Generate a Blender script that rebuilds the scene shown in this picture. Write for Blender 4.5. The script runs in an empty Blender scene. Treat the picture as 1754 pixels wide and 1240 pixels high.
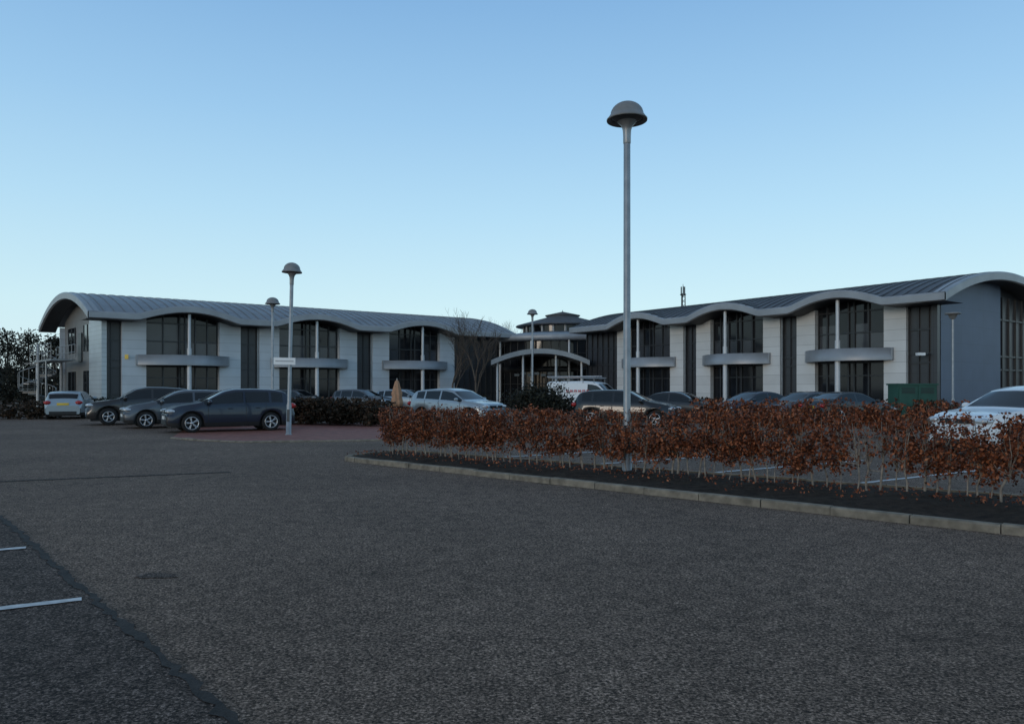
import bpy, bmesh, math, random
import numpy as np
from mathutils import Vector, Matrix, noise
random.seed(7); np.random.seed(7)
scn=bpy.context.scene
COL=scn.collection
# ------------------------------------------------------------------ materials
def mat(name,col,rough=.6,metal=0.,spec=.5,var=.12,scale=3.,bump=0.,bscale=60.,coat=0.,coord='Object'):
    m=bpy.data.materials.new(name); m.use_nodes=True
    nt=m.node_tree; b=nt.nodes['Principled BSDF']
    b.inputs['Roughness'].default_value=rough; b.inputs['Metallic'].default_value=metal
    b.inputs['Specular IOR Level'].default_value=spec
    if coat: b.inputs['Coat Weight'].default_value=coat; b.inputs['Coat Roughness'].default_value=.04
    tc=nt.nodes.new('ShaderNodeTexCoord')
    n=nt.nodes.new('ShaderNodeTexNoise'); n.inputs['Scale'].default_value=scale; n.inputs['Detail'].default_value=5
    nt.links.new(tc.outputs[coord],n.inputs['Vector'])
    r=nt.nodes.new('ShaderNodeValToRGB')
    r.color_ramp.elements[0].position=.3; r.color_ramp.elements[1].position=.7
    r.color_ramp.elements[0].color=[c*(1-var) for c in col]+[1]
    r.color_ramp.elements[1].color=[min(1,c*(1+var)) for c in col]+[1]
    nt.links.new(n.outputs['Fac'],r.inputs['Fac']); nt.links.new(r.outputs['Color'],b.inputs['Base Color'])
    if bump:
        n2=nt.nodes.new('ShaderNodeTexNoise'); n2.inputs['Scale'].default_value=bscale; n2.inputs['Detail'].default_value=4
        nt.links.new(tc.outputs[coord],n2.inputs['Vector'])
        bp=nt.nodes.new('ShaderNodeBump'); bp.inputs['Strength'].default_value=bump; bp.inputs['Distance'].default_value=.02
        nt.links.new(n2.outputs['Fac'],bp.inputs['Height']); nt.links.new(bp.outputs['Normal'],b.inputs['Normal'])
    return m
def leafmat(name,cols,rough=.6):
    m=bpy.data.materials.new(name); m.use_nodes=True
    nt=m.node_tree; b=nt.nodes['Principled BSDF']; b.inputs['Roughness'].default_value=rough
    b.inputs['Specular IOR Level'].default_value=.25
    g=nt.nodes.new('ShaderNodeNewGeometry'); r=nt.nodes.new('ShaderNodeValToRGB')
    e=r.color_ramp.elements
    e[0].color=list(cols[0])+[1]; e[1].color=list(cols[-1])+[1]
    for i,c in enumerate(cols[1:-1]):
        x=e.new((i+1)/(len(cols)-1)); x.color=list(c)+[1]
    nt.links.new(g.outputs['Random Per Island'],r.inputs['Fac']); nt.links.new(r.outputs['Color'],b.inputs['Base Color'])
    return m
def cladmat(name,col,pw,ph,rough=.45,metal=.0,seam=.55,var=.05):
    """panel cladding: joints from UV in metres"""
    m=bpy.data.materials.new(name); m.use_nodes=True
    nt=m.node_tree; b=nt.nodes['Principled BSDF']; b.inputs['Roughness'].default_value=rough; b.inputs['Metallic'].default_value=metal
    tc=nt.nodes.new('ShaderNodeTexCoord')
    br=nt.nodes.new('ShaderNodeTexBrick'); br.offset=0; br.inputs['Scale'].default_value=1
    br.inputs['Brick Width'].default_value=pw; br.inputs['Row Height'].default_value=ph
    br.inputs['Mortar Size'].default_value=.012; br.inputs['Mortar Smooth'].default_value=.3
    br.inputs['Color1'].default_value=[c*(1-var) for c in col]+[1]; br.inputs['Color2'].default_value=[min(1,c*(1+var)) for c in col]+[1]
    br.inputs['Mortar'].default_value=[c*seam for c in col]+[1]
    nt.links.new(tc.outputs['UV'],br.inputs['Vector'])
    n=nt.nodes.new('ShaderNodeTexNoise'); n.inputs['Scale'].default_value=.8; n.inputs['Detail'].default_value=6
    nt.links.new(tc.outputs['Object'],n.inputs['Vector'])
    mr=nt.nodes.new('ShaderNodeMapRange'); mr.inputs[3].default_value=.82; mr.inputs[4].default_value=1.14
    nt.links.new(n.outputs['Fac'],mr.inputs[0])
    mx=nt.nodes.new('ShaderNodeMix'); mx.data_type='RGBA'; mx.blend_type='MULTIPLY'; mx.inputs[0].default_value=1
    nt.links.new(br.outputs['Color'],mx.inputs[6]); nt.links.new(mr.outputs[0],mx.inputs[7])
    nt.links.new(mx.outputs[2],b.inputs['Base Color'])
    return m
M={}
M['white_clad']=cladmat('pale_cladding',(.55,.58,.61),1.5,.6)
M['lit_clad']=cladmat('pale_cladding_lit',(.62,.62,.61),1.3,.6)  # right wing's copy of the pale cladding, warm side light painted into the colour
M['silver_clad']=cladmat('silver_cladding',(.46,.50,.53),3.,.3,.38,.4)
M['blue_clad']=cladmat('bluegrey_cladding',(.09,.12,.18),1.4,1.0,.5,.1,.8,.03)
M['gable_shade_clad']=cladmat('shaded_gable_cladding',(.18,.175,.17),1.4,.6,.5,.0,.7)  # brownish shade on the recessed left gable, put into the base colour
M['dark_clad']=cladmat('dark_panel',(.04,.042,.048),.6,1.2,.35,.0,.5)
M['glass']=mat('window_glass',(.012,.014,.018),.06,0,.35,.3,.5)
M['grey_panel']=mat('glossy_grey_panel',(.05,.055,.065),.15,0,.5,.2,.7)  # glossy grey panels, lighter than the window glass
M['frame']=mat('window_frame',(.03,.032,.036),.4)
M['roof']=mat('metal_roof',(.22,.235,.255),.45,.4,.5,.15,1.2)
M['roof_d']=mat('metal_roof_dark',(.085,.09,.10),.55,.2,.4,.15,1.2)
M['fascia']=mat('silver_fascia',(.30,.31,.325),.45,.3,.5,.12,1.)
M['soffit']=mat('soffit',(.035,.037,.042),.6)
M['col']=mat('white_steel',(.55,.57,.59),.4,.1,.5,.05)
M['steel']=mat('galvanised_steel',(.27,.28,.29),.42,.5,.5,.15,6.)
M['steel_d']=mat('dark_steel',(.07,.075,.08),.5,.3)
M['lampgrey']=mat('lamp_grey_shell',(.21,.21,.21),.5,.1,.5,.15,5.)
M['lens']=mat('lamp_lens',(.08,.08,.08),.25)
M['bark']=mat('bark',(.10,.08,.065),.85,0,.3,.3,12,.5,40)
M['palebark']=mat('pale_stem',(.26,.215,.175),.8,0,.3,.4,14,.4,60)
M['soil']=mat('soil',(.030,.021,.015),.95,0,.2,.5,9,1.,25)
M['concrete']=mat('kerb_concrete',(.21,.18,.14),.85,0,.3,.35,7,.5,80)
M['white_line']=mat('road_paint',(.55,.55,.55),.7,0,.3,.22,14,.3,120)
M['beech']=leafmat('beech_leaves',[(.034,.015,.010),(.085,.029,.016),(.17,.050,.022),(.27,.080,.034),(.42,.15,.065)])
M['darkleaf']=leafmat('evergreen_leaves',[(.006,.008,.006),(.018,.020,.013),(.035,.033,.02)])
M['mixleaf']=leafmat('mixed_leaves',[(.012,.012,.008),(.03,.024,.015),(.06,.035,.02),(.09,.05,.03)])
M['rubber']=mat('tyre_rubber',(.018,.018,.019),.8,0,.3)
M['rim']=mat('alloy_rim',(.5,.51,.53),.3,.8)
M['carglass']=mat('car_glass',(.010,.012,.014),.04,0,.5,.2)
M['blacktrim']=mat('black_trim',(.012,.012,.013),.5)
M['headlight']=mat('headlight_lens',(.5,.53,.56),.1,.3,.6,.1)
M['tail']=mat('tail_light',(.35,.012,.012),.15,0,.6,.1)
M['platew']=mat('plate_white',(.7,.7,.68),.4)
M['platey']=mat('plate_yellow',(.75,.5,.04),.4)
M['red']=mat('red_lettering',(.5,.03,.03),.5)
M['canvas']=mat('parasol_canvas',(.42,.24,.15),.85,0,.2,.2,6)
M['green']=mat('green_paint',(.02,.075,.055),.5,0,.4,.15,2)
M['signw']=mat('sign_white',(.75,.77,.78),.4,0,.4,.04)
M['grey']=mat('grey_marks',(.25,.26,.28),.5)
M['orange']=mat('orange_plastic',(.6,.2,.04),.5)
def paint(name,c,metal=.35): return mat(name,c,.32,metal,.4,.03,1,coat=.6)
# ------------------------------------------------------------------ mesh builder
class MB:
    def __init__(s): s.v=[];s.f=[];s.m=[];s.sm=[];s.uv=[];s.mats=[];s.xf=None
    def mi(s,k):
        if k not in s.mats: s.mats.append(k)
        return s.mats.index(k)
    def add(s,vs,fs,k,smooth=False,uvf=None):
        b=len(s.v); i=s.mi(k)
        for p in vs: s.v.append(s.xf(p) if s.xf else tuple(p))
        for f in fs:
            s.f.append([b+q for q in f]); s.m.append(i); s.sm.append(smooth)
            s.uv.extend([uvf(vs[q]) if uvf else (vs[q][0]+vs[q][1],vs[q][2]) for q in f])
    def box(s,x0,x1,y0,y1,z0,z1,k):
        vs=[(x,y,z) for z in(z0,z1) for y in(y0,y1) for x in(x0,x1)]
        s.add(vs,[(0,2,3,1),(4,5,7,6),(0,1,5,4),(2,6,7,3),(0,4,6,2),(1,3,7,5)],k)
    def tube(s,p0,p1,r0,r1,k,n=8,caps=True,smooth=True):
        p0=Vector(p0);p1=Vector(p1);d=(p1-p0)
        if d.length<1e-6:return
        d.normalize(); a=d.orthogonal().normalized(); b=d.cross(a)
        vs=[]
        for p,r in((p0,r0),(p1,r1)):
            for i in range(n):
                t=2*math.pi*i/n; q=p+(a*math.cos(t)+b*math.sin(t))*r; vs.append(tuple(q))
        fs=[(i,(i+1)%n,n+(i+1)%n,n+i) for i in range(n)]
        s.add(vs,fs,k,smooth)
        if caps: s.add(vs,[tuple(range(n))[::-1],tuple(range(n,2*n))],k)
    def path(s,pts,r,k,n=6):
        for a,b in zip(pts[:-1],pts[1:]): s.tube(a,b,r,r,k,n)
    def lathe(s,prof,k,n=24,c=(0,0,0),axis='z',sx=1,sy=1,flute=None):
        vs=[]
        for r,z in prof:
            for i in range(n):
                t=2*math.pi*i/n; rr=r*(1+(flute(t,z) if flute else 0))
                if axis=='z': vs.append((c[0]+rr*math.cos(t)*sx,c[1]+rr*math.sin(t)*sy,c[2]+z))
                else: vs.append((c[0]+rr*math.cos(t),c[1]+z,c[2]+rr*math.sin(t)))
        fs=[]
        for j in range(len(prof)-1):
            for i in range(n): fs.append((j*n+i,j*n+(i+1)%n,(j+1)*n+(i+1)%n,(j+1)*n+i))
        s.add(vs,fs,k,True)
    def ell(s,c,r,k,n=12,m=8):
        s.lathe([(max(1e-4,math.sin(math.pi*j/m)),-math.cos(math.pi*j/m)) for j in range(m+1)],k,n)
        cnt=(m+1)*n
        for i in range(len(s.v)-cnt,len(s.v)):
            p=s.v[i]; s.v[i]=(c[0]+p[0]*r[0],c[1]+p[1]*r[1],c[2]+p[2]*r[2])
    def build(s,name,parent=None,loc=(0,0,0),rot=None,recalc=True):
        me=bpy.data.meshes.new(name); me.from_pydata(s.v,[],s.f)
        for k in s.mats: me.materials.append(M[k] if isinstance(k,str) else k)
        me.polygons.foreach_set('material_index',s.m); me.polygons.foreach_set('use_smooth',s.sm)
        uv=me.uv_layers.new(name='UVMap'); uv.data.foreach_set('uv',[c for p in s.uv for c in p])
        me.update()
        if recalc:
            bm=bmesh.new(); bm.from_mesh(me); bmesh.ops.recalc_face_normals(bm,faces=bm.faces); bm.to_mesh(me); bm.free()
        o=bpy.data.objects.new(name,me); COL.objects.link(o); o.location=loc
        if rot: o.rotation_euler=rot
        if parent: o.parent=parent
        return o
def empty(name,loc=(0,0,0),rot=(0,0,0)):
    e=bpy.data.objects.new(name,None); COL.objects.link(e); e.location=loc; e.rotation_euler=rot; e.empty_display_size=.5
    return e
# ------------------------------------------------------------------ ground
def asphalt(name,base,light,sp=.5):
    m=bpy.data.materials.new(name); m.use_nodes=True; nt=m.node_tree; b=nt.nodes['Principled BSDF']
    b.inputs['Roughness'].default_value=.88; b.inputs['Specular IOR Level'].default_value=.18
    tc=nt.nodes.new('ShaderNodeTexCoord')
    v=nt.nodes.new('ShaderNodeTexVoronoi'); v.inputs['Scale'].default_value=85
    n1=nt.nodes.new('ShaderNodeTexNoise'); n1.inputs['Scale'].default_value=55; n1.inputs['Detail'].default_value=6; n1.inputs['Roughness'].default_value=.8
    n2=nt.nodes.new('ShaderNodeTexNoise'); n2.inputs['Scale'].default_value=.35; n2.inputs['Detail'].default_value=7; n2.inputs['Roughness'].default_value=.6
    n3=nt.nodes.new('ShaderNodeTexNoise'); n3.inputs['Scale'].default_value=5; n3.inputs['Detail'].default_value=5
    for n in(v,n1,n2,n3): nt.links.new(tc.outputs['Object'],n.inputs['Vector'])
    r=nt.nodes.new('ShaderNodeValToRGB'); e=r.color_ramp.elements
    e[0].position=.38; e[0].color=[c*.25 for c in base]+[1]; e[1].position=.66; e[1].color=list(light)+[1]
    x=e.new(.5); x.color=list(base)+[1]
    nt.links.new(n1.outputs['Fac'],r.inputs['Fac'])
    s=nt.nodes.new('ShaderNodeSeparateColor'); nt.links.new(v.outputs['Color'],s.inputs[0])
    mr=nt.nodes.new('ShaderNodeMapRange'); mr.inputs[3].default_value=1-sp; mr.inputs[4].default_value=1+sp; nt.links.new(s.outputs[0],mr.inputs[0])
    mx=nt.nodes.new('ShaderNodeMix'); mx.data_type='RGBA'; mx.blend_type='MULTIPLY'; mx.inputs[0].default_value=1
    nt.links.new(r.outputs['Color'],mx.inputs[6]); nt.links.new(mr.outputs[0],mx.inputs[7])
    a=nt.nodes.new('ShaderNodeMath'); a.operation='ADD'; nt.links.new(n2.outputs['Fac'],a.inputs[0]); nt.links.new(n3.outputs['Fac'],a.inputs[1])
    mr2=nt.nodes.new('ShaderNodeMapRange'); mr2.inputs[1].default_value=.7; mr2.inputs[2].default_value=1.3; mr2.inputs[3].default_value=.68; mr2.inputs[4].default_value=1.3
    nt.links.new(a.outputs[0],mr2.inputs[0])
    mx2=nt.nodes.new('ShaderNodeMix'); mx2.data_type='RGBA'; mx2.blend_type='MULTIPLY'; mx2.inputs[0].default_value=1
    nt.links.new(mx.outputs[2],mx2.inputs[6]); nt.links.new(mr2.outputs[0],mx2.inputs[7]); nt.links.new(mx2.outputs[2],b.inputs['Base Color'])
    bp=nt.nodes.new('ShaderNodeBump'); bp.inputs['Strength'].default_value=1.; bp.inputs['Distance'].default_value=.008
    nt.links.new(n1.outputs['Fac'],bp.inputs['Height']); nt.links.new(bp.outputs['Normal'],b.inputs['Normal'])
    return m
M['asphalt']=asphalt('asphalt',(.135,.094,.070),(.40,.285,.22),.75)
M['asphalt_d']=asphalt('asphalt_dark',(.068,.050,.041),(.28,.21,.175),.85)
M['seam']=mat('tar_seam',(.030,.025,.022),.8,0,.3,.5,8,.5)
M['grass']=mat('ground_grass',(.04,.045,.025),.95,0,.2,.4,2,.5)
bk=cladmat('brick_paving',(.24,.085,.062),.2,.1,.8,0,.6,.3); M['paving']=bk
def poly(name,pts,z,k):
    mb=MB(); mb.add([(x,y,z) for x,y in pts],[tuple(range(len(pts)))],k,uvf=lambda p:(p[0],p[1])); return mb.build(name,recalc=False)
poly('ground',[(-900,-300),(900,-300),(900,1500),(-900,1500)],0,'grass')
poly('car_park_road',[(-70,-40),(70,-40),(70,95),(-70,95)],.004,'asphalt')
bd=Vector((-.655,.755)); b0=Vector((-1.5,3.76))
pA=b0-bd*9; pB=b0+bd*7.2
poly('parking_bay_surface',[(pA.x,pA.y),(pB.x,pB.y),(pB.x-14,pB.y-8),(pA.x-14,pA.y-8)],.008,'asphalt_d')
def strip(mb,p,q,w,z,k,wob=0,n=1):
    p=Vector(p);q=Vector(q);d=(q-p).normalized();nn=Vector((-d.y,d.x))
    vs=[]
    for i in range(n+1):
        t=i/n; c=p.lerp(q,t)
        wa=w/2*(1+wob*random.uniform(-1,1)); wb=w/2*(1+wob*random.uniform(-1,1))
        off=nn*(random.uniform(-1,1)*wob*w*.4)
        a=c+off+nn*wa; b=c+off-nn*wb; vs+=[(a.x,a.y,z),(b.x,b.y,z)]
    mb.add(vs,[(2*i,2*i+1,2*i+3,2*i+2) for i in range(n)],k,uvf=lambda p:(p[0],p[1]))
mb=MB(); strip(mb,pA,pB,.06,.012,'seam',.7,200)
def gp(u,v): Y=2015/(v-665); return Vector(((u-877)/1300*Y,Y))
strip(mb,gp(-60,828),gp(395,809),.09,.012,'seam',.5,90)
mb.build('tar_joint',recalc=False)
mb=MB()
ld=Vector((-.87,-.49))
for k in range(0,5):
    e=Vector((-3.09,5.57))+bd*2.37*k+ld*.06
    strip(mb,e,e+ld*4.8,.10,.016,'white_line',.14,60)
hd=Vector((.783,-.622)); h0=Vector((-2.87,17.2)); hn=Vector((.622,.783))
pd=Vector((.85,.53))
for k in range(0,9):
    e=h0+hd*(2.5*k+2.1)+hn*1.2
    strip(mb,e,e+pd*4.8,.10,.012,'white_line',.14,60)
mb.build('bay_markings',recalc=False)
mb=MB()
for cx,cy,rx,ry in((-2.93,6.25,.17,.07),(-2.99,6.27,.1,.1),(-2.83,6.22,.09,.04)):
    mb.add([(cx+rx*math.cos(a)*random.uniform(.8,1.15),cy+ry*math.sin(a)*random.uniform(.8,1.15),.0085+cx*-.0004) for a in [i*math.pi/12 for i in range(24)]],[tuple(range(24))],'asphalt_d')
mb.build('oil_stain',recalc=False)
pav=[gp(292,751),gp(330,755),gp(420,758.5),gp(520,757),gp(600,756),gp(655,755),gp(690,745)+Vector((.3,0)),Vector((-3.0,33.5)),Vector((-14,33.5))]
poly('brick_paving',[(p.x,p.y) for p in pav],.012,'paving')
def kerb(name,pts,w=.125,h=.1,stone=.9):
    mb=MB(); 
    P=[Vector(p) for p in pts]
    for a,b in zip(P[:-1],P[1:]):
        L=(b-a).length; n=max(1,round(L/stone)); d=(b-a)/L; nn=Vector((-d.y,d.x))
        for i in range(n):
            s0=a+d*(L*i/n+.006); s1=a+d*(L*(i+1)/n-.006)
            j=random.uniform(-.012,.012); hh=h+random.uniform(-.01,.01); c=.018
            prof=[(0,-.05),(0,hh-c),(c,hh),(w,hh),(w,-.05)]
            vs=[]
            for q in(s0,s1):
                for o,z in prof: vv=q+nn*(o+j); vs.append((vv.x,vv.y,z))
            mb.add(vs,[(0,1,6,5),(1,2,7,6),(2,3,8,7),(3,4,9,8),(0,4,3,2,1),(5,6,7,8,9)],'concrete')
    return mb.build(name)
K0=gp(590,790); K1=gp(1713,915); kd=(K1-K0).normalized(); kn=Vector((-kd.y,kd.x))
K2=K0+kd*19
arc=[K2,K0+kd*.35,K0+Vector((-.02,.12)),K0+Vector((-.02,.45)),K0+Vector((.2,.95)),Vector((-2.75,18.0)),Vector((-2.45,18.25))]
BK=[h0+hn*.85+hd*(-.1),h0+hn*.85+hd*21]
kerb('kerb',[(p.x,p.y) for p in [K0+kd*19,*arc[1:],BK[0],BK[1]]][::-1],h=.1)
kerb('kerb',[(p.x,p.y) for p in pav[:6]],h=.05)
mb=MB(); n=150; mrows=14
vs=[];fs=[]
for i in range(n+1):
    t=i/n; a=(K0+kd*.2).lerp(K2,t)+kn*.11; b=(BK[0]).lerp(BK[1],t)-hn*.11
    for j in range(mrows+1):
        p=a.lerp(b,j/mrows); e=min(j,mrows-j)/mrows
        z=.07+.06*min(1,e*4)*(.5+noise.noise(Vector((p.x*1.3,p.y*1.3,0))))+.03*noise.noise(Vector((p.x*9,p.y*9,1)))
        vs.append((p.x,p.y,z))
for i in range(n):
    for j in range(mrows):
        q=i*(mrows+1)+j; fs.append((q,q+1,q+mrows+2,q+mrows+1))
mb.add(vs,fs,'soil',True)
vs=[(p.x,p.y,.075) for p in [K0+kd*.2+kn*.1,K0+Vector((.12,.15)),K0+Vector((.15,.5)),K0+Vector((.4,1.0)),Vector((-2.7,17.85)),Vector((-2.4,18.0)),BK[0]-hn*.1]]
mb.add(vs,[tuple(range(len(vs)))],'soil')
mb.build('planting_bed_soil',recalc=False)
# ------------------------------------------------------------------ foliage
def leaves(mb,P,size,k,flat=0):
    n=len(P); P=np.asarray(P)
    a=np.random.normal(size=(n,3)); a/=np.linalg.norm(a,axis=1)[:,None]
    b=np.random.normal(size=(n,3)); b=np.cross(a,b); b/=np.linalg.norm(b,axis=1)[:,None]
    s=size*np.random.uniform(.6,1.25,(n,1))
    c=np.cross(a,b)
    V=np.stack([P-a*s*.5,P+b*s*.3+c*s*.08,P+a*s*.5,P-b*s*.3+c*s*.08],1).reshape(-1,3)
    base=len(mb.v); i=mb.mi(k)
    mb.v.extend(map(tuple,V.tolist()))
    for q in range(n):
        mb.f.append([base+4*q,base+4*q+1,base+4*q+2,base+4*q+3])
    mb.m.extend([i]*n); mb.sm.extend([False]*n); mb.uv.extend([(0,0)]*(4*n))
def hedge(name,pts,H,depth,zlow,spacing,nleaf,size,k,stems=True,gap=None,hvar=.08,fill=0):
    st=MB(); lf=MB(); P=[Vector(p) for p in pts]; L=0; allp=[]
    seg=[]
    for a,b in zip(P[:-1],P[1:]): seg.append((a,b,L)); L+=(b-a).length
    def at(s):
        for a,b,l0 in seg:
            ll=(b-a).length
            if l0<=s<=l0+ll+1e-6: return a+(b-a)*((s-l0)/ll),(b-a)/ll
    s=0
    while True:
        s+=spacing*random.uniform(.6,1.4)
        if s>=L: break
        g=gap(s) if gap else 1
        if g<=0 and random.random()<.6: continue
        c,d=at(s)
        d=Vector((d.x,d.y,0)); nn=Vector((-d.y,d.x,0)); c=Vector((c.x,c.y,0))+nn*random.uniform(-.12,.12)*depth*2
        top=H(s) if callable(H) else H
        z0=.05; fork=zlow*random.uniform(.75,1.25)
        lean=Vector((random.uniform(-.09,.09),random.uniform(-.09,.09),0))
        p=Vector((c.x,c.y,z0)); 
        if stems:
            mid=p+lean*.3+Vector((random.uniform(-.03,.03),random.uniform(-.03,.03),fork*.5)); q=p+lean+Vector((0,0,fork))
            r=random.uniform(.008,.022)
            st.tube(p-Vector((0,0,.05)),mid,r,r*.85,'palebark',5,False); st.tube(mid,q,r*.85,r*.7,'palebark',5,False)
            up=q+Vector((random.uniform(-.08,.08),random.uniform(-.08,.08),(top-fork)*random.uniform(.6,.95)))
            st.tube(q,up,r*.7,.005,'palebark',4,False)
        else: q=p+Vector((0,0,fork))
        nb=9
        for j in range(nb):
            ang=random.uniform(0,2*math.pi); 
            tz=random.uniform(-.05,1)
            e=Vector((c.x,c.y,0))+d*(math.cos(ang)*max(spacing,.26)*1.4*random.random())+nn*(math.sin(ang)*depth*.5*random.uniform(.3,1))
            e.z=fork+(top-fork)*tz+random.uniform(-hvar,hvar)*.6
            sb=q+Vector((0,0,random.uniform(-.08,.12)*(1 if stems else 0)))
            m1=sb.lerp(e,.5)+d*random.uniform(-.05,.05)+nn*random.uniform(-.05,.05)
            if stems:
                st.tube(sb,m1,.008,.006,'palebark',4,False); st.tube(m1,e,.006,.003,'palebark',3,False)
            cnt=int(nleaf*g/nb) if g>0 else int(nleaf*.12/nb)
            cl=max(1,cnt//7)
            for _ in range(cl):
                t=random.random()**.6
                cc=(sb.lerp(m1,t*2) if t<.5 else m1.lerp(e,t*2-1))
                cc=cc+Vector((random.gauss(0,.09),random.gauss(0,.09),random.gauss(0,.06)))
                cc.z=min(cc.z,top+random.uniform(-.05,hvar)); cc.z=max(cc.z,zlow*.7)
                for _ in range(7): allp.append((cc.x+random.gauss(0,.035),cc.y+random.gauss(0,.035),cc.z+random.gauss(0,.03)))
    # outer leaf mass filling the clipped hedge volume, ragged towards the base
    for _ in range(int(fill*L)):
        s=random.uniform(0,L); g=gap(s) if gap else 1
        if random.random()>g: continue
        c,d=at(s); top=H(s) if callable(H) else H
        lo=zlow*(.85+.55*noise.noise(Vector((s*2.2,3,0)))); z=lo+(top-lo)*random.random()**.75
        o=random.uniform(-1,1)*depth*.5*(.75+.4*noise.noise(Vector((s*3,z*4,5))))
        if noise.noise(Vector((s*3.1,z*3.3,o*2)))<-.18: continue
        x=c.x-d.y*o;y=c.y+d.x*o
        for _ in range(6): allp.append((x+random.gauss(0,.03),y+random.gauss(0,.03),z+random.gauss(0,.03)))
    leaves(lf,np.array(allp),size,k)
    e=empty(name,(0,0,0))
    if stems: st.build('stems',e,recalc=False)
    lf.build('leaves',e,recalc=False)
    return e
def g1(s):
    if 9.95<s<10.2: return .3
    if 10.2<=s<10.5: return .08
    if 10.5<=s<10.7: return .45
    return 1
hs=h0-hd*.1; he=h0+hd*15
hedge('beech_hedge',[(hs.x,hs.y),(he.x,he.y)],lambda s:1.09+.010*s+.06*noise.noise(Vector((s*1.3,0,0))),.5,.42,.17,480,.056,'beech',gap=g1,fill=330,hvar=.11)
mb=MB(); pts=[]
for _ in range(1600):
    p=h0+hd*random.uniform(-.5,14)+hn*random.gauss(-.15,.4); pts.append((p.x,p.y,.125+random.uniform(-.01,.01)))
leaves(mb,np.array(pts),.05,'beech'); mb.build('fallen_leaves',recalc=False)
hedge('beech_hedge',[(6.5,27.5),(10,25),(17,19.8)],1.16,.8,.3,.3,420,.10,'beech',stems=True,fill=60)
hedge('boundary_hedge',[(-10.6,33.0),(-5.2,31.0)],1.12,1.6,.15,.3,700,.13,'mixleaf',stems=False,fill=120)
hedge('boundary_hedge',[(-10.6,34.0),(-5.4,32.4)],1.1,1.6,.15,.3,500,.13,'mixleaf',stems=False)
hedge('boundary_hedge',[(-36,38),(-23,38.5)],.95,1.6,.1,.4,500,.14,'mixleaf',stems=False,fill=60)
hedge('boundary_hedge',[(-26,45.5),(-2,58)],1.0,1.2,.1,.5,420,.16,'darkleaf',stems=False,fill=50)
hedge('boundary_hedge',[(8.5,50),(20.5,35)],1.0,1.2,.1,.5,420,.16,'mixleaf',stems=False,fill=50)
def clump(name,c,r,n,size,k,trunk=True,kind='round'):
    e=empty(name,(c[0],c[1],0)); lf=MB(); st=MB(); pts=[]
    nc=max(6,n//70)
    for i in range(nc):
        if kind=='round':
            a=random.uniform(0,2*math.pi); u=random.uniform(-.2,1); rr=random.uniform(.45,1)
            q=Vector((math.cos(a)*math.sqrt(1-min(1,u*u))*r[0]*rr,math.sin(a)*math.sqrt(1-min(1,u*u))*r[1]*rr,c[2]+u*r[2]*rr))
        else:
            h=random.random()**1.3; a=random.uniform(0,2*math.pi); rr=(1-h)**.7*random.uniform(.4,1)+.04
            q=Vector((math.cos(a)*r[0]*rr,math.sin(a)*r[1]*rr,.6+h*r[2]))
        sg=size*1.7
        for _ in range(n//nc): pts.append((q.x+random.gauss(0,sg),q.y+random.gauss(0,sg),max(.05,q.z+random.gauss(0,sg*.7))))
        if trunk: st.tube((0,0,min(q.z*.5,c[2])),q,.04,.01,'bark',4,False)
    leaves(lf,np.array(pts),size,k); 
    if trunk: st.tube((0,0,0),(0,0,c[2] if kind=='round' else r[2]),.16,.05,'bark',8,False)
    if trunk: st.build('trunk',e,recalc=False)
    lf.build('leaves',e,recalc=False); return e
clump('shrub',(1.25,33,.75),(1.55,1.2,.95),6500,.12,'darkleaf',True)
for (x,y,h,r) in [(-47.8,75,6.8,2.6),(-50.5,76,7.2,2.8),(-53.5,73,6.6,3.0),(-45.2,75,6.4,2.6),(-57,75,7.2,3.2),(-42.8,76,5.4,2.4)]:
    clump('conifer_tree',(x,y,0),(r,r,h-.6),4200,.25,'darkleaf',True,'cone')
mb=MB(); pts=[]
for _ in range(900):
    a=random.uniform(-1.15,1.15); R=random.uniform(150,175); x=R*math.sin(a);y=R*math.cos(a)
    h=5+1.6*noise.noise(Vector((x*.03,y*.03,0)))
    for _ in range(26): pts.append((x+random.gauss(0,1.6),y+random.gauss(0,1.6),max(.2,random.random()**.7*h+random.gauss(0,.4))))
leaves(mb,np.array(pts),1.1,'darkleaf'); mb.build('distant_trees',recalc=False)
def bare_tree(name,x,y,h,seed,spread=.5,r0=.11,depth=6):
    rnd=random.Random(seed); mb=MB()
    def br(p,d,l,r,k):
        q=p+d*l*.5+Vector((rnd.uniform(-1,1),rnd.uniform(-1,1),0))*l*.05; e=q+(d+Vector((rnd.uniform(-.1,.1),rnd.uniform(-.1,.1),.1))).normalized()*l*.5
        mb.tube(p,q,r,r*.85,'bark',5 if k<3 else 3,False); mb.tube(q,e,r*.85,r*.65,'bark',5 if k<3 else 3,False)
        if k>=depth: return
        for i in range(3 if k<4 else 2+(rnd.random()<.5)):
            nd=(d+Vector((rnd.uniform(-1,1),rnd.uniform(-1,1),rnd.uniform(-.15,.6)))*spread*1.2).normalized()
            br(e if i<2 else q,nd,l*rnd.uniform(.62,.85),max(.008,r*.6),k+1)
    br(Vector((0,0,0)),Vector((0,0,1)),h*.26,r0,0)
    return mb.build(name,loc=(x,y,0),recalc=False)
bare_tree('bare_tree',-2.6,56,7.8,3); bare_tree('bare_tree',-4.6,58,7.2,5)
bare_tree('bare_tree',7,92,12.5,8,.55,.14); bare_tree('bare_tree',10.5,95,12,9,.55,.14)
bare_tree('bare_tree',2,93,11.5,10); bare_tree('bare_tree',-38,75,10.6,12); bare_tree('bare_tree',-12,96,12.0,15)
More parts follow.
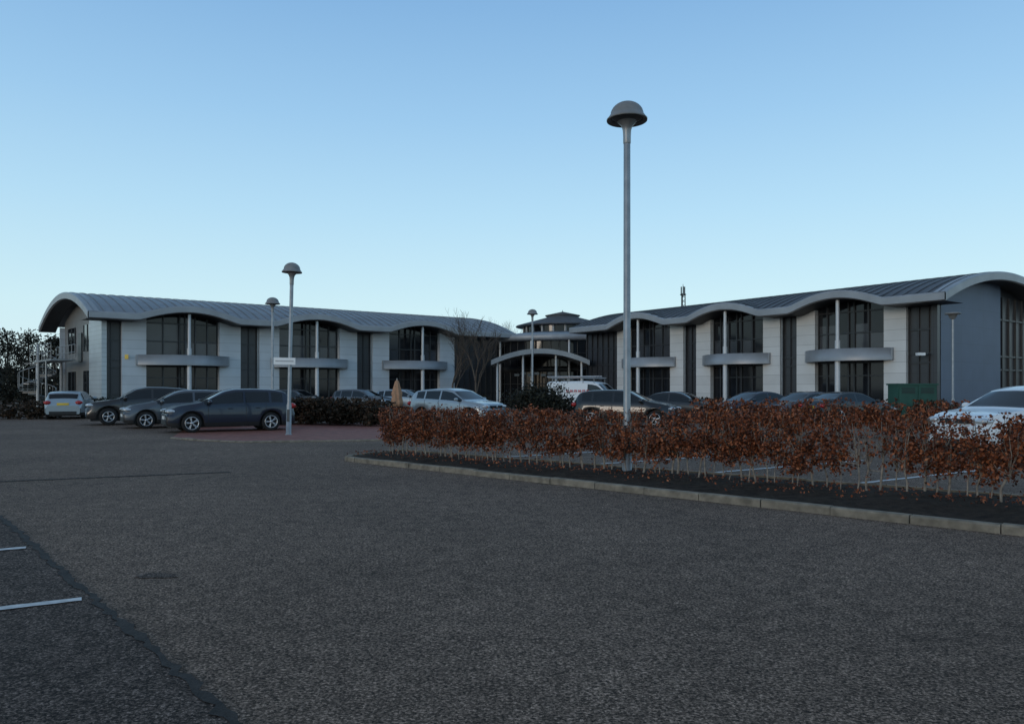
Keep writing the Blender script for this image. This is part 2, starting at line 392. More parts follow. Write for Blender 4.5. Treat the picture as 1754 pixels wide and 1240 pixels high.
# ------------------------------------------------------------------ office building
bld=empty('office_building')
def wing(O,d,g,s0,s1,bay,nb,k,clad,gable_fn,roofmat='roof',ridge=8.2):
    O=Vector(O);d=Vector(d);g=Vector(g)
    def xf(p): q=O+d*p[0]+g*p[1]; return (q.x,q.y,p[2])
    a=2.4*k; pw=1.5*k if k==1 else 1.25; W=3.3*k; E0=6.45
    T0,T1,TM=-1.6,14.6,6.5
    zb=lambda t:E0+(ridge-E0)*(1-((t-TM)/8.1)**2)
    def can(s):
        z=E0
        for i in range(nb):
            x=abs(s-i*bay)
            if x<W: z=max(z,E0+.66*(1-(x/W)**2)**1.2)
        return z
    walls=MB();walls.xf=xf; gl=MB();gl.xf=xf; fr=MB();fr.xf=xf; rf=MB();rf.xf=xf; fa=MB();fa.xf=xf; ba=MB();ba.xf=xf
    def vstrip(mb,sa,sb,t,z0,top,km,n=None):
        n=n or max(1,int(abs(sb-sa)/.3)); vs=[]
        for i in range(n+1):
            s=sa+(sb-sa)*i/n; vs+=[(s,t,z0),(s,t,top(s) if callable(top) else top)]
        mb.add(vs,[(2*i,2*i+2,2*i+3,2*i+1) for i in range(n)],km,uvf=lambda p:(p[0]-sa,p[2]))
    top=lambda s:can(s)-.44
    def pier(sa,sb,km):
        vstrip(walls,sa,sb,0,0,top,km)
        for s in(sa,sb):
            z=top(s); walls.add([(s,0,0),(s,.45,0),(s,.45,z),(s,0,z)],[(0,1,2,3)],km,uvf=lambda p:(p[1],p[2]))
    for i in range(nb):
        c=i*bay
        pier(c-a-pw,c-a,clad); pier(c+a,c+a+pw,clad)
        vstrip(gl,c-a,c+a,.42,0,top,'glass')
        cols=[-a,-a*.52,-.18*k,.18*k,a*.36,a*.7,a] if k==1 else [-a,-a*.5,-.18,.18,a*.4,a*.72,a]
        for x in cols:
            fr.box(c+x-.045,c+x+.045,.32,.41,0,top(c+x)-.01,'frame')
        for z,hh in((3.0,.5),(4.75,.08),(6.0,.08),(2.25,.07),(.15,.12)):
            fr.box(c-a+.05,c+a-.05,.34,.405,z,z+hh,'frame')
        for x0,x1 in zip(cols[:-1],cols[1:]):
            if random.random()<.85 and x1-x0>.5:
                gl.box(c+x0+.06,c+x1-.06,.408,.415,3.9,4.74,'grey_panel')
                if random.random()<.7: gl.box(c+x0+.06,c+x1-.06,.408,.415,4.84,random.choice([5.99,5.6,5.3]),'grey_panel')
        n=20; B=3.0*k; prof=lambda x:-.15-1.3*(1-(x/B)**2)
        vo=[];
        for j in range(n+1):
            x=-B+2*B*j/n; t=prof(x)
            vo+=[(c+x,t,3.12),(c+x,t,3.82),(c+x,min(-.02,t+.1),3.82),(c+x,min(-.02,t+.1),3.3)]
        f=[]
        for j in range(n):
            for q in range(3): f.append((4*j+q,4*j+4+q,4*j+5+q,4*j+1+q))
        ba.add(vo,f,'fascia',True)
        f2=[];vv=[]
        for j in range(n+1):
            x=-B+2*B*j/n; vv+=[(c+x,prof(x),3.12),(c+x,0.3,3.12),(c+x,prof(x)+.08,3.3),(c+x,.3,3.3)]
        for j in range(n): f2+=[(4*j,4*j+4,4*j+5,4*j+1),(4*j+2,4*j+6,4*j+7,4*j+3)]
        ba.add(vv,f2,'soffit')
        for x in(-B,B): ba.box(c+x-.05,c+x+.05,-.17,0,3.12,3.82,'fascia')
        for z0,z1,r in((0,3.12,.15),(3.3,4.3,.15),(4.3,6.62,.105)):
            m2=MB(); m2.lathe([(r,z0),(r,z1)],'col',14)
            o=xf((c,-1.12,0)); ba.xf=None
            ba.add([(p[0]+o[0],p[1]+o[1],p[2]) for p in m2.v],m2.f,'col',True); ba.xf=xf
    edges=[s0]+[x for i in range(nb) for x in(i*bay-a-pw,i*bay+a+pw)]+[s1]
    for j in range(0,len(edges),2):
        sa,sb=edges[j],edges[j+1]
        vstrip(walls,sa,sb,.30,0,top,'dark_clad')
        n=max(1,round((sb-sa)/.6))
        for q in range(n+1):
            s=sa+.04+(sb-sa-.08)*q/n; fr.box(s-.03,s+.03,.2,.295,0,top(s)-.01,'frame')
        for z in(1.1,2.9,3.4,4.7): fr.box(sa+.08,sb-.08,.22,.29,z,z+.08,'frame')
        if 0<j<len(edges)-2: fr.box(sb-.12,sb-.03,.08,.17,0,top(sb)-.01,'steel')
    walls.box(s0,s1,12.9,13.,0,6.3,clad)
    walls.add([(s1,0.3,0),(s1,12.9,0),(s1,12.9,6.3),(s1,.3,6.3)],[(0,1,2,3)],clad)
    So=s0-1.1; ns=int((s1-So)/.25); nt_=54
    Zf=lambda s,t:max(zb(t),can(s)) if t<4 else zb(t)
    vs=[];
    for i in range(ns+1):
        s=So+(s1-So)*i/ns
        for j in range(nt_+1):
            t=T0+(T1-T0)*j/nt_; vs.append((s,t,Zf(s,t)))
    rf.add(vs,[(i*(nt_+1)+j,(i+1)*(nt_+1)+j,(i+1)*(nt_+1)+j+1,i*(nt_+1)+j+1) for i in range(ns) for j in range(nt_)],roofmat,True)
    vs=[]
    for i in range(ns+1):
        s=So+(s1-So)*i/ns
        for t in(T0+.06,.5): vs.append((s,t,can(s)-.44))
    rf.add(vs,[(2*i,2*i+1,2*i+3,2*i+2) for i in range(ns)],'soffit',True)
    s=So+.3
    while s<s1:
        ptsr=[T0+(T1-T0)*j/27 for j in range(28)]
        vs=[]
        for t in ptsr:
            z=Zf(s,t); vs+=[(s-.025,t,z+.0),(s-.025,t,z+.055),(s+.025,t,z+.055),(s+.025,t,z)]
        f=[]
        for j in range(27):
            for q in range(3): f.append((4*j+q,4*j+4+q,4*j+5+q,4*j+1+q))
        rf.add(vs,f,roofmat); s+=.62
    pf=[(T0+.25,.02),(T0-.02,.02),(T0-.06,-.06),(T0-.06,-.40),(T0+.06,-.46)]
    vs=[]
    for i in range(ns+1):
        s=So+(s1-So)*i/ns; z=can(s)
        for t,dz in pf: vs.append((s,t,z+dz+.012))
    m=len(pf)
    for q in range(m-1):
        fa.add(vs,[(i*m+q,(i+1)*m+q,(i+1)*m+q+1,i*m+q+1) for i in range(ns)],'fascia',True)
    vs=[];N=50
    for j in range(N+1):
        t=T0-.06+(T1-T0+.06)*j/N; z=zb(t)
        vs+=[(So+.6,t,z+.03),(So-.03,t,z+.03),(So-.06,t,z-.05),(So-.06,t,z-.42),(So+.06,t,z-.47)]
    for q in range(4): fa.add(vs,[(j*5+q,(j+1)*5+q,(j+1)*5+q+1,j*5+q+1) for j in range(N)],'fascia',True)
    vs=[]
    for j in range(N+1):
        t=T0+(T1-T0)*j/N; vs+=[(So+.05,t,zb(t)-.45),(s0+.02,t,zb(t)-.45)]
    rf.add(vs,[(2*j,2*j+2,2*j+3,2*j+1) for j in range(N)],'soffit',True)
    def gw(ta,tb,so,km,z0=0,z1=None):
        n=max(1,int((tb-ta)/.4)); vs=[]
        for j in range(n+1):
            t=ta+(tb-ta)*j/n; vs+=[(s0+so,t,z0),(s0+so,t,z1 if z1 else zb(t)-.44)]
        walls.add(vs,[(2*j,2*j+2,2*j+3,2*j+1) for j in range(n)],km,uvf=lambda p:(p[1],p[2]))
    gable_fn(gw,walls,fr,gl,s0)
    for nme,mbb in(('walls',walls),('window_glass',gl),('window_frames',fr),('roof',rf),('fascia',fa),('balconies_and_columns',ba)):
        mbb.build(nme,bld,recalc=(nme in('fascia','balconies_and_columns','walls')))
    return xf
def gL(gw,walls,fr,gl,s0):
    gw(0,3.4,0,'silver_clad'); gw(3.4,13,.35,'gable_shade_clad')
    walls.add([(s0,3.4,0),(s0+.35,3.4,0),(s0+.35,3.4,7.3),(s0,3.4,7.3)],[(0,1,2,3)],'silver_clad')
    walls.add([(s0,0,0),(s0+.3,0,0),(s0+.3,0,6.),(s0,0,6.)],[(0,1,2,3)],'silver_clad')
    for t in(4.2,9.2):
        for z in(.9,4.2):
            gl.box(s0+.30,s0+.34,t,t+2.2,z,z+1.9,'glass')
            for tt in(t,t+1.1,t+2.2): fr.box(s0+.26,s0+.33,tt-.04,tt+.04,z,z+1.9,'frame')
    fr.box(s0+.25,s0+.33,7.,8.0,3.5,5.6,'frame')
def gR(gw,walls,fr,gl,s0):
    gw(0,.35,0,'dark_clad'); gw(.35,7.9,-.02,'blue_clad'); gw(7.9,13,.25,'dark_clad')
    walls.add([(s0-.02,7.9,0),(s0+.25,7.9,0),(s0+.25,7.9,7.5),(s0-.02,7.9,7.5)],[(0,1,2,3)],'dark_clad')
    walls.add([(s0,0,0),(s0+.3,0,0),(s0+.3,0,6.),(s0,0,6.)],[(0,1,2,3)],'dark_clad')
    for z in(.3,2.6,3.4,5.6): fr.box(s0+.15,s0+.24,7.95,12.9,z,z+.1,'frame')
    for t in(8.6,9.6,10.6,11.6): fr.box(s0+.13,s0+.24,t,t+.09,0,7.0,'frame')
xL=wing((-22.9,52.97),(.806,.592),(-.66,.751),-5.1,27.5,9.15,3,1.0,'white_clad',gL,'roof',8.3)
xR=wing((19.66,44.4),(-.594,.804),(.804,.594),-5.0,23.,7.9,3,.88,'lit_clad',gR,'roof_d',8.1)
mb=MB(); p=xR((-4.2,-.0,3.35)); mb.box(p[0]-.5,p[0]-.1,p[1]-.55,p[1]-.3,3.3,3.45,'signw'); mb.box(p[0]-.1,p[0]+.1,p[1]-.4,p[1]+.2,3.36,3.44,'steel_d')
p=xL((-3.6,-.03,3.6)); mb.box(p[0]-.12,p[0]+.12,p[1]-.06,p[1]-.03,3.5,3.8,'platey')
mb.build('wall_fittings',bld)
C=(5,75,0); mb=MB()
mb.lathe([(8,0),(8,6.1)],'glass',64,C); 
mb.lathe([(8.2,5.75),(8.9,5.8),(9.0,5.9),(9.0,6.25),(8.9,6.32),(8.6,6.36)],'fascia',64,C)
mb.lathe([(8.7,6.33),(3.8,6.95)],'roof',64,C)
mb.lathe([(3.8,6.9),(3.8,7.65)],'glass',48,C)
mb.lathe([(3.8,7.5),(4.6,7.55),(4.65,7.62),(4.55,7.7),(1.6,8.5),(1.6,8.65)],'roof_d',48,C)
mb.lathe([(1.7,8.65),(1.75,8.72),(.05,9.1),(0.001,9.3)],'roof_d',32,C)
for i in range(64):
    a=2*math.pi*i/64
    if math.sin(a)>.3: continue
    x=C[0]+8.05*math.cos(a); y=C[1]+8.05*math.sin(a)
    mb.tube((x,y,0),(x,y,5.8),.045,.045,'frame',4)
    if i%4==0: 
        x=C[0]+8.6*math.cos(a); y=C[1]+8.6*math.sin(a); mb.tube((x,y,0),(x,y,5.8),.1,.1,'col',10)
    if i%3==0:
        x=C[0]+3.85*math.cos(a); y=C[1]+3.85*math.sin(a); mb.tube((x,y,6.9),(x,y,7.6),.16,.16,'fascia',4)
for z,h in((3.0,.5),(1.9,.08),(4.6,.08)): mb.lathe([(8.03,z),(8.08,z),(8.08,z+h),(8.03,z+h)],'frame',64,C)
mb.build('rotunda',bld)
mb=MB(); n=28; vs=[]
for i in range(n+1):
    t=i/n; x=-1.7+8.0*t; z=3.42+.95*(1-(2*t-1)**2)
    vs+=[(x,61.5,z),(x,61.5,z+.4),(x,67.5,z+.4),(x,67.5,z)]
f=[]
for i in range(n):
    for q in range(4): f.append((4*i+q,4*i+4+q,4*i+4+(q+1)%4,4*i+(q+1)%4))
mb.add(vs,f,'fascia',False); mb.add([vs[0],vs[1],vs[2],vs[3]],[(0,1,2,3)],'fascia'); mb.add(vs[-4:],[(0,1,2,3)],'fascia')
for x in(-1.2,5.7,.9,3.6): 
    zt=3.42+.95*(1-(2*((x+1.7)/8)-1)**2); mb.tube((x,62.2,0),(x,62.2,zt+.05),.1,.1,'col',10)
for i in range(7): mb.box(.2+i*.55,.6+i*.55,62.9,62.93,2.55+.12*(i%2),2.75+.12*(i%2),'grey_panel')  # row of small lighter panels under the entrance canopy
mb.build('entrance_canopy',bld)
mb=MB(); mb.box(-6,14,76,90,0,6.0,'dark_clad'); mb.box(-6.5,14.5,75.5,90.5,6.0,6.3,'roof_d'); mb.build('link_block',bld)
e=empty('spiral_staircase',(-36.2,57.9,0)); mb=MB()
mb.tube((0,0,0),(0,0,4.9),.09,.09,'col',10)
N=26; ro=[];R=1.25
for i in range(N):
    a=.6+i*2*math.pi*1.5/N; z=.15+i*3.4/N
    a2=a+2*math.pi*1.5/N
    vs=[(.08*math.cos(a),.08*math.sin(a),z),(R*math.cos(a),R*math.sin(a),z),(R*math.cos(a2),R*math.sin(a2),z),(.08*math.cos(a2),.08*math.sin(a2),z)]
    vs+=[(x,y,zz+.05) for x,y,zz in vs]
    mb.add(vs,[(0,1,2,3),(4,5,6,7),(0,1,5,4),(1,2,6,5),(2,3,7,6),(3,0,4,7)],'steel')
    mb.tube((R*math.cos(a),R*math.sin(a),z),(R*math.cos(a),R*math.sin(a),z+1.05),.022,.022,'steel',5)
    ro.append(Vector((R*math.cos(a),R*math.sin(a),z)))
for h in(1.05,.05): mb.path([p+Vector((0,0,h)) for p in ro],.03,'steel',6)
mb.box(-.3,6.2,-.2,1.3,3.5,3.62,'steel')
for y in(-.2,1.3):
    for h in(.55,1.1): mb.tube((-.3,y,3.6+h),(6.2,y,3.6+h),.025,.025,'steel',6)
    for i in range(7): mb.tube((-.3+i*1.08,y,3.55),(-.3+i*1.08,y,4.7),.025,.025,'steel',6)
for x,y in((1.6,-.2),(1.6,1.3),(4.5,-.2)): mb.tube((x,y,0),(x,y,3.55),.07,.07,'steel',8)
mb.build('stair_structure',e,rot=(0,0,math.radians(-48.7)))
# ------------------------------------------------------------------ lamps
def lamp(x,y,H,k=1.,tilt=(0,0),kind='dome',sign=False):
    e=empty('street_lamp',(x,y,0),(tilt[0],tilt[1],0)); mb=MB(); h=H
    if kind=='dome':
        mb.lathe([(.12,0),(.12,.02),(.085,.04),(.082,1.0),(.064,1.06),(.060,h-.75),(.052,h-.72)],'steel',20)
        mb.build('pole',e)
        mb=MB()
        mb.lathe([(.062,h-.74),(.068,h-.72),(.068,h-.62),(.075,h-.5),(.10,h-.42),(.15,h-.37),(.17,h-.345)],'steel',24)
        mb.lathe([(.17,h-.345),(.30,h-.29)],'lens',24)
        R=.355
        pr=[(.28,h-.30),(R-.03,h-.32),(R,h-.335),(R+.004,h-.31),(R-.02,h-.285),(.30,h-.235),(.29,h-.225)]+[(.29*math.cos(a),h-.225+.225*math.sin(a)) for a in [i*math.pi/2/9 for i in range(1,10)]]
        pr[-1]=(.001,h)
        mb.lathe([(r*k,z) for r,z in pr],'lampgrey',32)
        mb.build('lamp_head',e)
        mb=MB(); mb.box(-.045,.045,-.086,-.078,.45,.85,'steel_d'); mb.build('access_door',e)
    else:
        mb.lathe([(.1,0),(.08,.04),(.078,1.0),(.055,1.06),(.05,h-.3)],'steel',16); mb.build('pole',e)
        mb=MB(); mb.lathe([(.05,h-.35),(.16,h-.28),(.2,h-.12),(.36,h-.1),(.38,h-.05),(.3,h-.01),(.001,h)],'lampgrey',20); mb.build('lamp_head',e)
    if sign:
        mb=MB(); mb.box(-.52,.20,-.09,-.07,2.33,2.56,'signw'); mb.box(-.46,.14,-.094,-.091,2.43,2.46,'grey'); mb.tube((0,-.07,2.4),(0,.06,2.4),.07,.07,'steel_d',10); mb.build('sign_plate',e)
    return e
lamp(2.03,13.4,6.6)
lamp(-7.42,25.2,5.72,.92,(0,math.radians(1.2)),sign=True)
lamp((467-877)/1300*37,37,5.98)
lamp((912-877)/1300*49,49,6.65)
lamp((1632-877)/1300*38,38,5.35,kind='flat')
mb=MB(); b=.45
for i in range(3):
    a=i*2*math.pi/3; mb.tube((b*math.cos(a),b*math.sin(a),0),(b*.7*math.cos(a),b*.7*math.sin(a),16.5),.09,.08,'steel_d',5)
for j in range(22):
    for i in range(3):
        a=i*2*math.pi/3;a2=a+2*math.pi/3; z=j*.75
        mb.tube((b*.85*math.cos(a),b*.85*math.sin(a),z),(b*.85*math.cos(a2),b*.85*math.sin(a2),z+.75),.04,.04,'steel_d',4)
mb.lathe([(.5,16.3),(.5,16.4),(.2,16.4)],'steel_d',8); 
for i in range(3):
    a=i*2.1+.4; mb.box(.3*math.cos(a)-.08,.3*math.cos(a)+.08,.3*math.sin(a)-.08,.3*math.sin(a)+.08,16.2,17.6,'steel_d')
mb.tube((0,0,16),(0,0,18.),.04,.04,'steel_d',5)
mb.build('radio_mast',loc=(293/1300*120,120,0))
# ------------------------------------------------------------------ parasol, cabinet
e=empty('closed_parasol',((680-877)/1300*38,38,0)); mb=MB()
mb.tube((0,0,0),(0,0,2.05),.03,.03,'steel',8); mb.box(-.3,.3,-.3,.3,0,.08,'concrete')
fl=lambda t,z:.16*math.sin(7*t+z*2)
mb.lathe([(.03,.62),(.24,.66),(.27,.85),(.22,1.15),(.24,1.3),(.15,1.65),(.09,1.88),(.02,1.97)],'canvas',42,flute=fl)
mb.build('canopy',e)
e=empty('electrical_cabinet',(19.3,36.6,0),(0,0,math.radians(8))); mb=MB()
mb.box(-1,1,-.4,.4,.1,1.7,'green'); mb.box(-1.05,1.05,-.46,.46,1.7,1.78,'green'); mb.box(-1.03,1.03,-.42,.42,0,.1,'concrete')
for i in range(2):
    mb.box(-.97+i*.99,-.02+i*.99,-.425,-.403,.16,1.66,'green')
    for z in range(5): mb.box(-.85+i*.99,-.15+i*.99,-.432,-.427,1.3+z*.06,1.33+z*.06,'blacktrim')
mb.box(-.08,-.04,-.45,-.427,.8,1.0,'steel'); mb.build('cabinet_body',e)
# ------------------------------------------------------------------ cars
STY={
'hatch':dict(L=4.25,W=1.78,H=1.48,wb=2.62,r=.325,top=[(1,.50),(.992,.68),(.955,.80),(.83,.91),(.50,1.02),(.13,1.41),(-.03,1.48),(-.35,1.49),(-.68,1.46),(-.86,1.38),(-.965,1.02),(-.985,.90),(-1,.5)],
  cowl=.48,rf=.14,rr=-.86,tail=-.96,belt=[(1,.48),(.9,.72),(.5,.93),(-.75,.98),(-.95,.93),(-1,.48)],gr=-.80,pil=[-.17,-.58],),
'sedan':dict(L=4.5,W=1.78,H=1.40,wb=2.7,r=.32,top=[(1,.46),(.985,.60),(.93,.70),(.80,.79),(.46,.92),(.12,1.32),(-.05,1.39),(-.28,1.39),(-.45,1.33),(-.74,1.04),(-.93,1.0),(-.98,.9),(-1,.5)],
  cowl=.45,rf=.13,rr=-.46,tail=-.73,belt=[(1,.44),(.9,.64),(.46,.86),(-.7,.96),(-.95,.9),(-1,.48)],gr=-.60,pil=[-.15],),
'suv':dict(L=4.4,W=1.88,H=1.62,wb=2.68,r=.36,top=[(1,.6),(.985,.82),(.93,.94),(.80,1.0),(.48,1.09),(.16,1.52),(-.05,1.61),(-.35,1.60),(-.68,1.55),(-.82,1.50),(-.95,1.12),(-.985,1.0),(-1,.55)],
  cowl=.46,rf=.17,rr=-.83,tail=-.94,belt=[(1,.56),(.9,.86),(.46,1.02),(-.75,1.14),(-.95,1.05),(-1,.53)],gr=-.74,pil=[-.13,-.52],),
'van':dict(L=4.8,W=1.9,H=1.98,wb=3.0,r=.33,top=[(1,.6),(.985,.85),(.93,1.0),(.74,1.16),(.42,1.84),(.28,1.94),(0,1.98),(-.9,1.96),(-.985,1.85),(-1,.55)],
  cowl=.73,rf=.42,rr=-2,tail=-2,belt=[(1,.56),(.9,.9),(.7,1.08),(-1,1.15)],gr=.17,pil=[],),
}
def car(style,x,y,head,pm,hs=1.,name='parked_car',rails=True,size=1.):
    S=STY[style]; L=S['L'];h=L/2;W=S['W']/2;r=S['r'];wb=S['wb']
    ang=math.atan2(head[1],head[0])
    e=empty(name,(x,y,.004),(0,0,ang)); e.scale=(size,size,size); mb=MB()
    N=int(L/.04); xs=np.linspace(-h,h,N+1)
    def prof(pts,sm):
        p=sorted([(a*h,b) for a,b in pts]); z=np.interp(xs,[a for a,b in p],[b for a,b in p])
        kz=np.ones(sm)/sm; zz=np.convolve(np.pad(z,sm//2,mode='edge'),kz,'valid'); return zz
    zt=prof(S['top'],5)*1.0; be=prof(S['belt'],9); be=np.minimum(be,zt-.05)
    if hs!=1: 
        zt=np.where(zt>be+.06,be+(zt-be)*hs,zt)
    xw=[wb/2+(.05 if style!='van' else .15),-wb/2+(.05 if style!='van' else .15)]
    rings=[]
    for i,xx in enumerate(xs):
        u=xx/h
        w=W
        if u>.62: w=W*(1-.24*((u-.62)/.38)**2.6)
        if u<-.7: w=W*(1-.15*((-u-.7)/.3)**2.6)
        zb=.2+(.1 if style=='suv' else 0)*.5
        if abs(u)>.93: zb+=.06*(abs(u)-.93)/.07
        ra=r+.055
        for c in xw:
            dx=abs(xx-c)
            if dx<ra: zb=max(zb,r+math.sqrt(ra*ra-dx*dx))
        tumble=.36 if style!='van' else .12
        zz=zt[i];b=be[i]; hh=zz-b; we=w-.05-hh*tumble if hh>.12 else w-.05-hh*.6
        z1=max(.34,zb+.025); z2=max(.55,z1+.03); z3=max(b-.12,z2+.02); bb=max(b,z3+.02); 
        row=[(w-.05,zb),(w-.012,z1),(w,z2),(w-.012,z3),(w-.05,bb)]
        ze=bb+(zz-bb)*.88
        for q in(.08,.36,.64,.90,1.): row.append((w-.05+(we-w+.05)*q,bb+(ze-bb)*q))
        row+= [(we-.06,zz-.025 if hh>.12 else zz-.012),(we*.55,zz-.004),(0,zz+.004)]
        rings.append(row)
    nr=len(rings[0])
    vs=[]
    for xx,row in zip(xs,rings):
        ring=[(xx,-a,z) for a,z in row]+[(xx,a,z) for a,z in row[-2::-1]]
        vs+=ring
    m=2*nr-1
    groups={}
    for i in range(N):
        u=(xs[i]+xs[i+1])/2/h; hh=zt[i]-be[i]
        for j in range(m-1):
            jj=j if j<nr-1 else m-2-j
            k=pm
            if 5<=jj<=7 and hh>.14 and S['gr']<u<S['cowl']-.03 and not any(abs(u-p)<.018 for p in S['pil']): k='carglass'
            if jj>=10 and S['rf']+.01<u<S['cowl']-.01: k='carglass'
            if jj>=10 and S['tail']+.02<u<S['rr']-.01: k='carglass'
            if jj==0 : k='blacktrim'
            if abs(u)>.985 and jj in(0,1): k='blacktrim'
            groups.setdefault(k,[]).append((i*m+j,(i+1)*m+j,(i+1)*m+j+1,i*m+j+1))
    for k,f in groups.items(): mb.add(vs,f,k,True)
    mb.add(vs,[tuple(range(m)),tuple(range(N*m,N*m+m))[::-1]],pm)
    body=mb.build('body',e,recalc=False)
    bm=bmesh.new(); bm.from_mesh(body.data); bmesh.ops.remove_doubles(bm,verts=bm.verts,dist=.0005)
    bmesh.ops.delete(bm,geom=[v for v in bm.verts if not v.link_faces],context='VERTS'); bmesh.ops.recalc_face_normals(bm,faces=bm.faces)
    bm.to_mesh(body.data); bm.free()
    d=MB()
    d.box(-h+.12,h-.15,-W+.27,W-.27,.17,.72,'blacktrim')
    for u in([.40]+S['pil'][:1]+([-.5] if style!='van' else [.02])):
        i=int((u+1)/2*N)
        for sg in(-1,1):
            row=rings[i]; vv=[]
            for a,z in row[1:5]: vv+=[(xs[i]-.008,sg*(a+.004),z),(xs[i]+.008,sg*(a+.004),z)]
            d.add(vv,[(2*q,2*q+1,2*q+3,2*q+2) for q in range(3)],'blacktrim')
    for u in([.06,-.36] if style!='van' else [.3]):
        i=int((u+1)/2*N)
        for sg in(-1,1): 
            a,z=rings[i][3]; d.ell((xs[i],sg*(a+.012),z-.02),(.1,.02,.017),pm,8,6)
    zl=float(np.interp(.93*h,xs,zt)); 
    iF=int(.955*N); wF=rings[iF][2][0]
    hl=zl-.09
    for sg in(-1,1):
        d.ell((h-.16,sg*(wF-.20),hl),(.20,.19,.075),'headlight',14,8)
        d.ell((h-.06,sg*(wF-.26),.36),(.06,.09,.05),'headlight',10,6)
    d.box(h-.1,h+.012,-.38,.38,hl-.06,hl+.035,'blacktrim'); d.box(h-.1,h+.008,-.55,.55,.27,.42,'blacktrim')
    d.box(h,h+.022,-.26,.26,.45,.56,'platew')
    d.ell((h+.01,0,hl-.01),(.02,.06,.05),'rim',10,6)
    tz=float(np.interp(-.95*h,xs,zt))-.12
    if style=='van': tz=1.15
    for sg in(-1,1):
        d.ell((-h+.08,sg*(W-.20),tz-.04),(.13,.17,.10 if style!='van' else .22),'tail',12,8)
    d.box(-h-.02,-h+.02,-.26,.26,tz-.17,tz-.06,'platey'); d.box(-h-.012,-h+.1,-.6,.6,.26,.40,'blacktrim')
    i=int((S['cowl']-.1+1)/2*N)
    for sg in(-1,1):
        a,z=rings[i][4]; d.ell((xs[i],sg*(a+.13),z+.10),(.08,.11,.075),pm,12,8); d.tube((xs[i],sg*(a-.02),z+.02),(xs[i],sg*(a+.1),z+.07),.025,.02,'blacktrim',6)
    if style=='suv' and rails:
        for sg in(-1,1):
            zz=zt[int(N*.45)]+.04; a=rings[int(N*.45)][9][0]-.05
            d.path([(-h*.7,sg*a,zz-.05),(-h*.6,sg*a,zz),(h*.05,sg*a,zz),(h*.12,sg*a,zz-.06)],.018,'rim')
    d.build('lights_and_trim',e)
    wl=MB()
    for c in xw:
        for sg in(-1,1):
            y0=sg*(W-.12)
            wl.lathe([(.19,-.09),(r-.03,-.1),(r-.005,-.07),(r,0),(r-.005,.07),(r-.03,.1),(.21,.095),(.2,.05)],'rubber',28,(c,y0,r),'y')
            wl.lathe([(.215,sg*.085),(.2,sg*.09),(.19,sg*.055),(.18,sg*.03),(.001,sg*.03)],'blacktrim',28,(c,y0,r),'y')
            wl.lathe([(.225,sg*.08),(.222,sg*.1),(.2,sg*.1),(.195,sg*.06)],'rim',28,(c,y0,r),'y')
            wl.lathe([(.06,sg*.05),(.055,sg*.095),(.001,sg*.1)],'rim',12,(c,y0,r),'y')
            for q in range(5):
                a=2*math.pi*q/5+c
                for da in(-.13,.13):
                    p0=(c+.04*math.cos(a),y0+sg*.08,r+.04*math.sin(a)); p1=(c+.21*math.cos(a+da),y0+sg*.085,r+.21*math.sin(a+da))
                    wl.tube(p0,p1,.02,.016,'rim',5)
    wl.build('wheels',e)
    return e
P_grey=paint('paint_grey',(.085,.095,.11),.4); P_silver=paint('paint_silver',(.30,.34,.37),.5)
P_black=paint('paint_black',(.008,.009,.011),0); P_white=paint('paint_white',(.7,.72,.74),0); P_bluegrey=paint('paint_bluegrey',(.012,.019,.036),.1)
P_char=paint('paint_charcoal',(.022,.021,.022),.1)
hh_=(-.85,-.527)
car('hatch',-10.35,27.75,hh_,P_bluegrey,size=1.03)
car('hatch',-13.3,30.5,hh_,P_grey)
car('suv',-16.1,33.2,(-.87,-.49),P_char,rails=False)
car('hatch',-23.0,39.6,(-.35,.94),P_silver,hs=.85)
car('suv',-2.35,32.5,(.82,-.57),P_silver,rails=False,size=.96)
car('hatch',4.75,31.5,(.92,-.38),P_black)
car('sedan',7.9,35.5,(.85,-.52),P_char)
car('sedan',12.2,38.5,(-.9,-.42),P_bluegrey)
car('sedan',14.4,37.5,(-.9,-.42),P_grey)
car('sedan',15.6,35.2,(.93,.36),P_black)
car('suv',12.0,17.6,(-.96,-.28),P_white,rails=False)
car('hatch',-14.2,50.,(.9,-.4),P_char); car('hatch',-9.9,50.5,(.9,-.4),P_grey); car('hatch',-7.2,51.5,(.9,-.4),P_silver)
v=car('van',4.45,45,(.87,-.5),P_white,name='parked_van')
mb=MB()
for x in(-1.9,-.9,.1,.8):
    mb.tube((x,-.8,2.12),(x,.8,2.12),.025,.025,'steel',6)
    for y in(-.8,.8): mb.tube((x,y,1.85),(x,y,2.14),.02,.02,'steel',6)
for y in(-.8,.8): mb.tube((-2.2,y,2.16),(.9,y,2.16),.025,.025,'steel',6)
for y in(-.5,-.1): mb.tube((-2.4,y,2.24),(1.,y,2.24),.03,.03,'rim',6)
for i in range(12): mb.tube((-2.3+i*.28,-.5,2.24),(-2.3+i*.28,-.1,2.24),.02,.02,'rim',5)
mb.box(-2.0,-.6,.2,.5,2.15,2.28,'orange')
mb.build('roof_rack_and_ladder',v)
mb=MB()
for i in range(6):
    x=-.9+i*.26; mb.box(x,x+.045,-.968,-.95,1.32,1.46,'red'); mb.box(x+.1,x+.14,-.968,-.95,1.32,1.46,'red'); mb.box(x+.045,x+.1,-.966,-.95,1.37 if i%2 else 1.42,1.40 if i%2 else 1.45,'red')
mb.build('side_lettering',v)
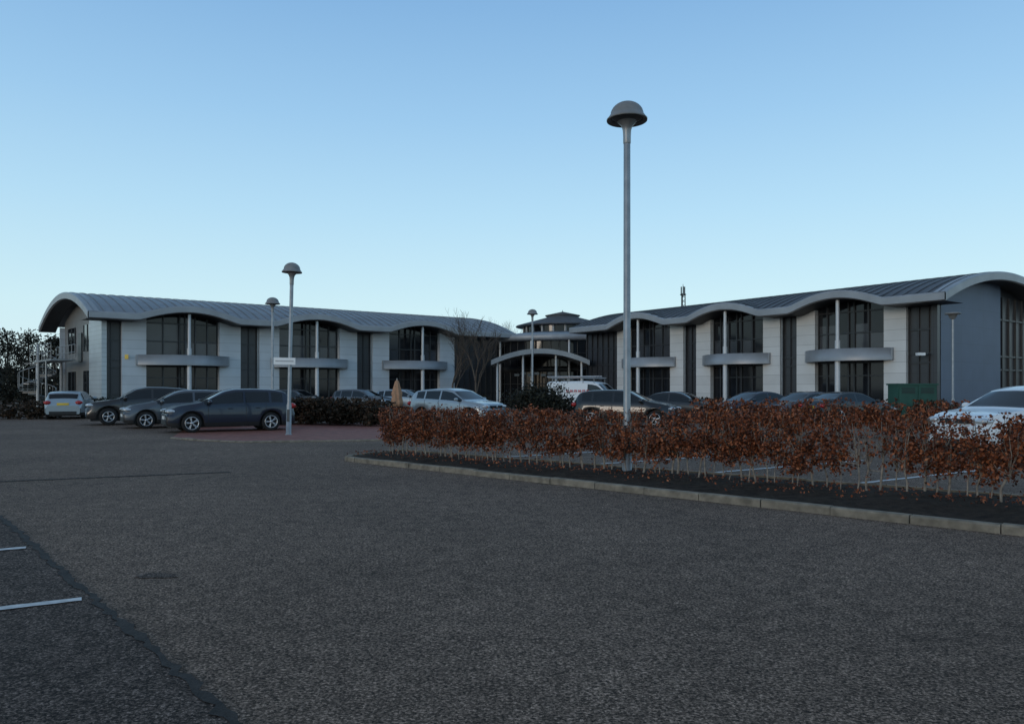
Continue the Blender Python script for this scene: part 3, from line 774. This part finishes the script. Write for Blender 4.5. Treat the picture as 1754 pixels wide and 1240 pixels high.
# ------------------------------------------------------------------ world, sun, camera
w=bpy.data.worlds.new('World'); scn.world=w; w.use_nodes=True; nt=w.node_tree; bg=nt.nodes['Background']
sky=nt.nodes.new('ShaderNodeTexSky'); sky.sky_type='NISHITA'; sky.sun_disc=False
el,az=math.radians(9),math.radians(218)
sky.sun_elevation=el; sky.sun_rotation=az; sky.air_density=1.0; sky.dust_density=.6; sky.ozone_density=1.5
tc=nt.nodes.new('ShaderNodeTexCoord'); sp=nt.nodes.new('ShaderNodeSeparateXYZ'); nt.links.new(tc.outputs['Generated'],sp.inputs[0])
rp=nt.nodes.new('ShaderNodeValToRGB'); el_=rp.color_ramp.elements
stops=[(0,(.68,.85,.90)),(.10,(.60,.83,.91)),(.22,(.45,.71,.90)),(.33,(.33,.58,.84)),(.45,(.23,.45,.74)),(.7,(.20,.31,.46)),(1,(.20,.26,.35))]
el_[0].position=0; el_[0].color=list(stops[0][1])+[1]; el_[1].position=1; el_[1].color=list(stops[-1][1])+[1]
for p_,c_ in stops[1:-1]: q_=el_.new(p_); q_.color=list(c_)+[1]
nt.links.new(sp.outputs['Z'],rp.inputs['Fac'])
sc=nt.nodes.new('ShaderNodeVectorMath'); sc.operation='SCALE'; sc.inputs['Scale'].default_value=1.1/.12
nt.links.new(rp.outputs['Color'],sc.inputs[0])
mxw=nt.nodes.new('ShaderNodeMix'); mxw.data_type='RGBA'; mxw.inputs[0].default_value=.88
nt.links.new(sky.outputs[0],mxw.inputs[6]); nt.links.new(sc.outputs[0],mxw.inputs[7])
nt.links.new(mxw.outputs[2],bg.inputs[0]); bg.inputs[1].default_value=.12
sd=bpy.data.lights.new('sun','SUN'); sd.energy=.5; sd.angle=math.radians(14); sd.color=(1,.87,.74)
so=bpy.data.objects.new('sun',sd); COL.objects.link(so)
dirv=Vector((math.sin(az)*math.cos(el),math.cos(az)*math.cos(el),math.sin(el)))
so.rotation_euler=dirv.to_track_quat('Z','Y').to_euler()
cam=bpy.data.cameras.new('camera'); co=bpy.data.objects.new('camera',cam); COL.objects.link(co)
co.location=(0,0,1.55); co.rotation_euler=(math.radians(90),0,0)
cam.sensor_width=36; cam.lens=1300/1754*36; cam.shift_y=(665-620)/1754; cam.clip_end=3000; cam.clip_start=.05
scn.camera=co
scn.view_settings.view_transform='Standard'; scn.view_settings.look='None'; scn.view_settings.exposure=0
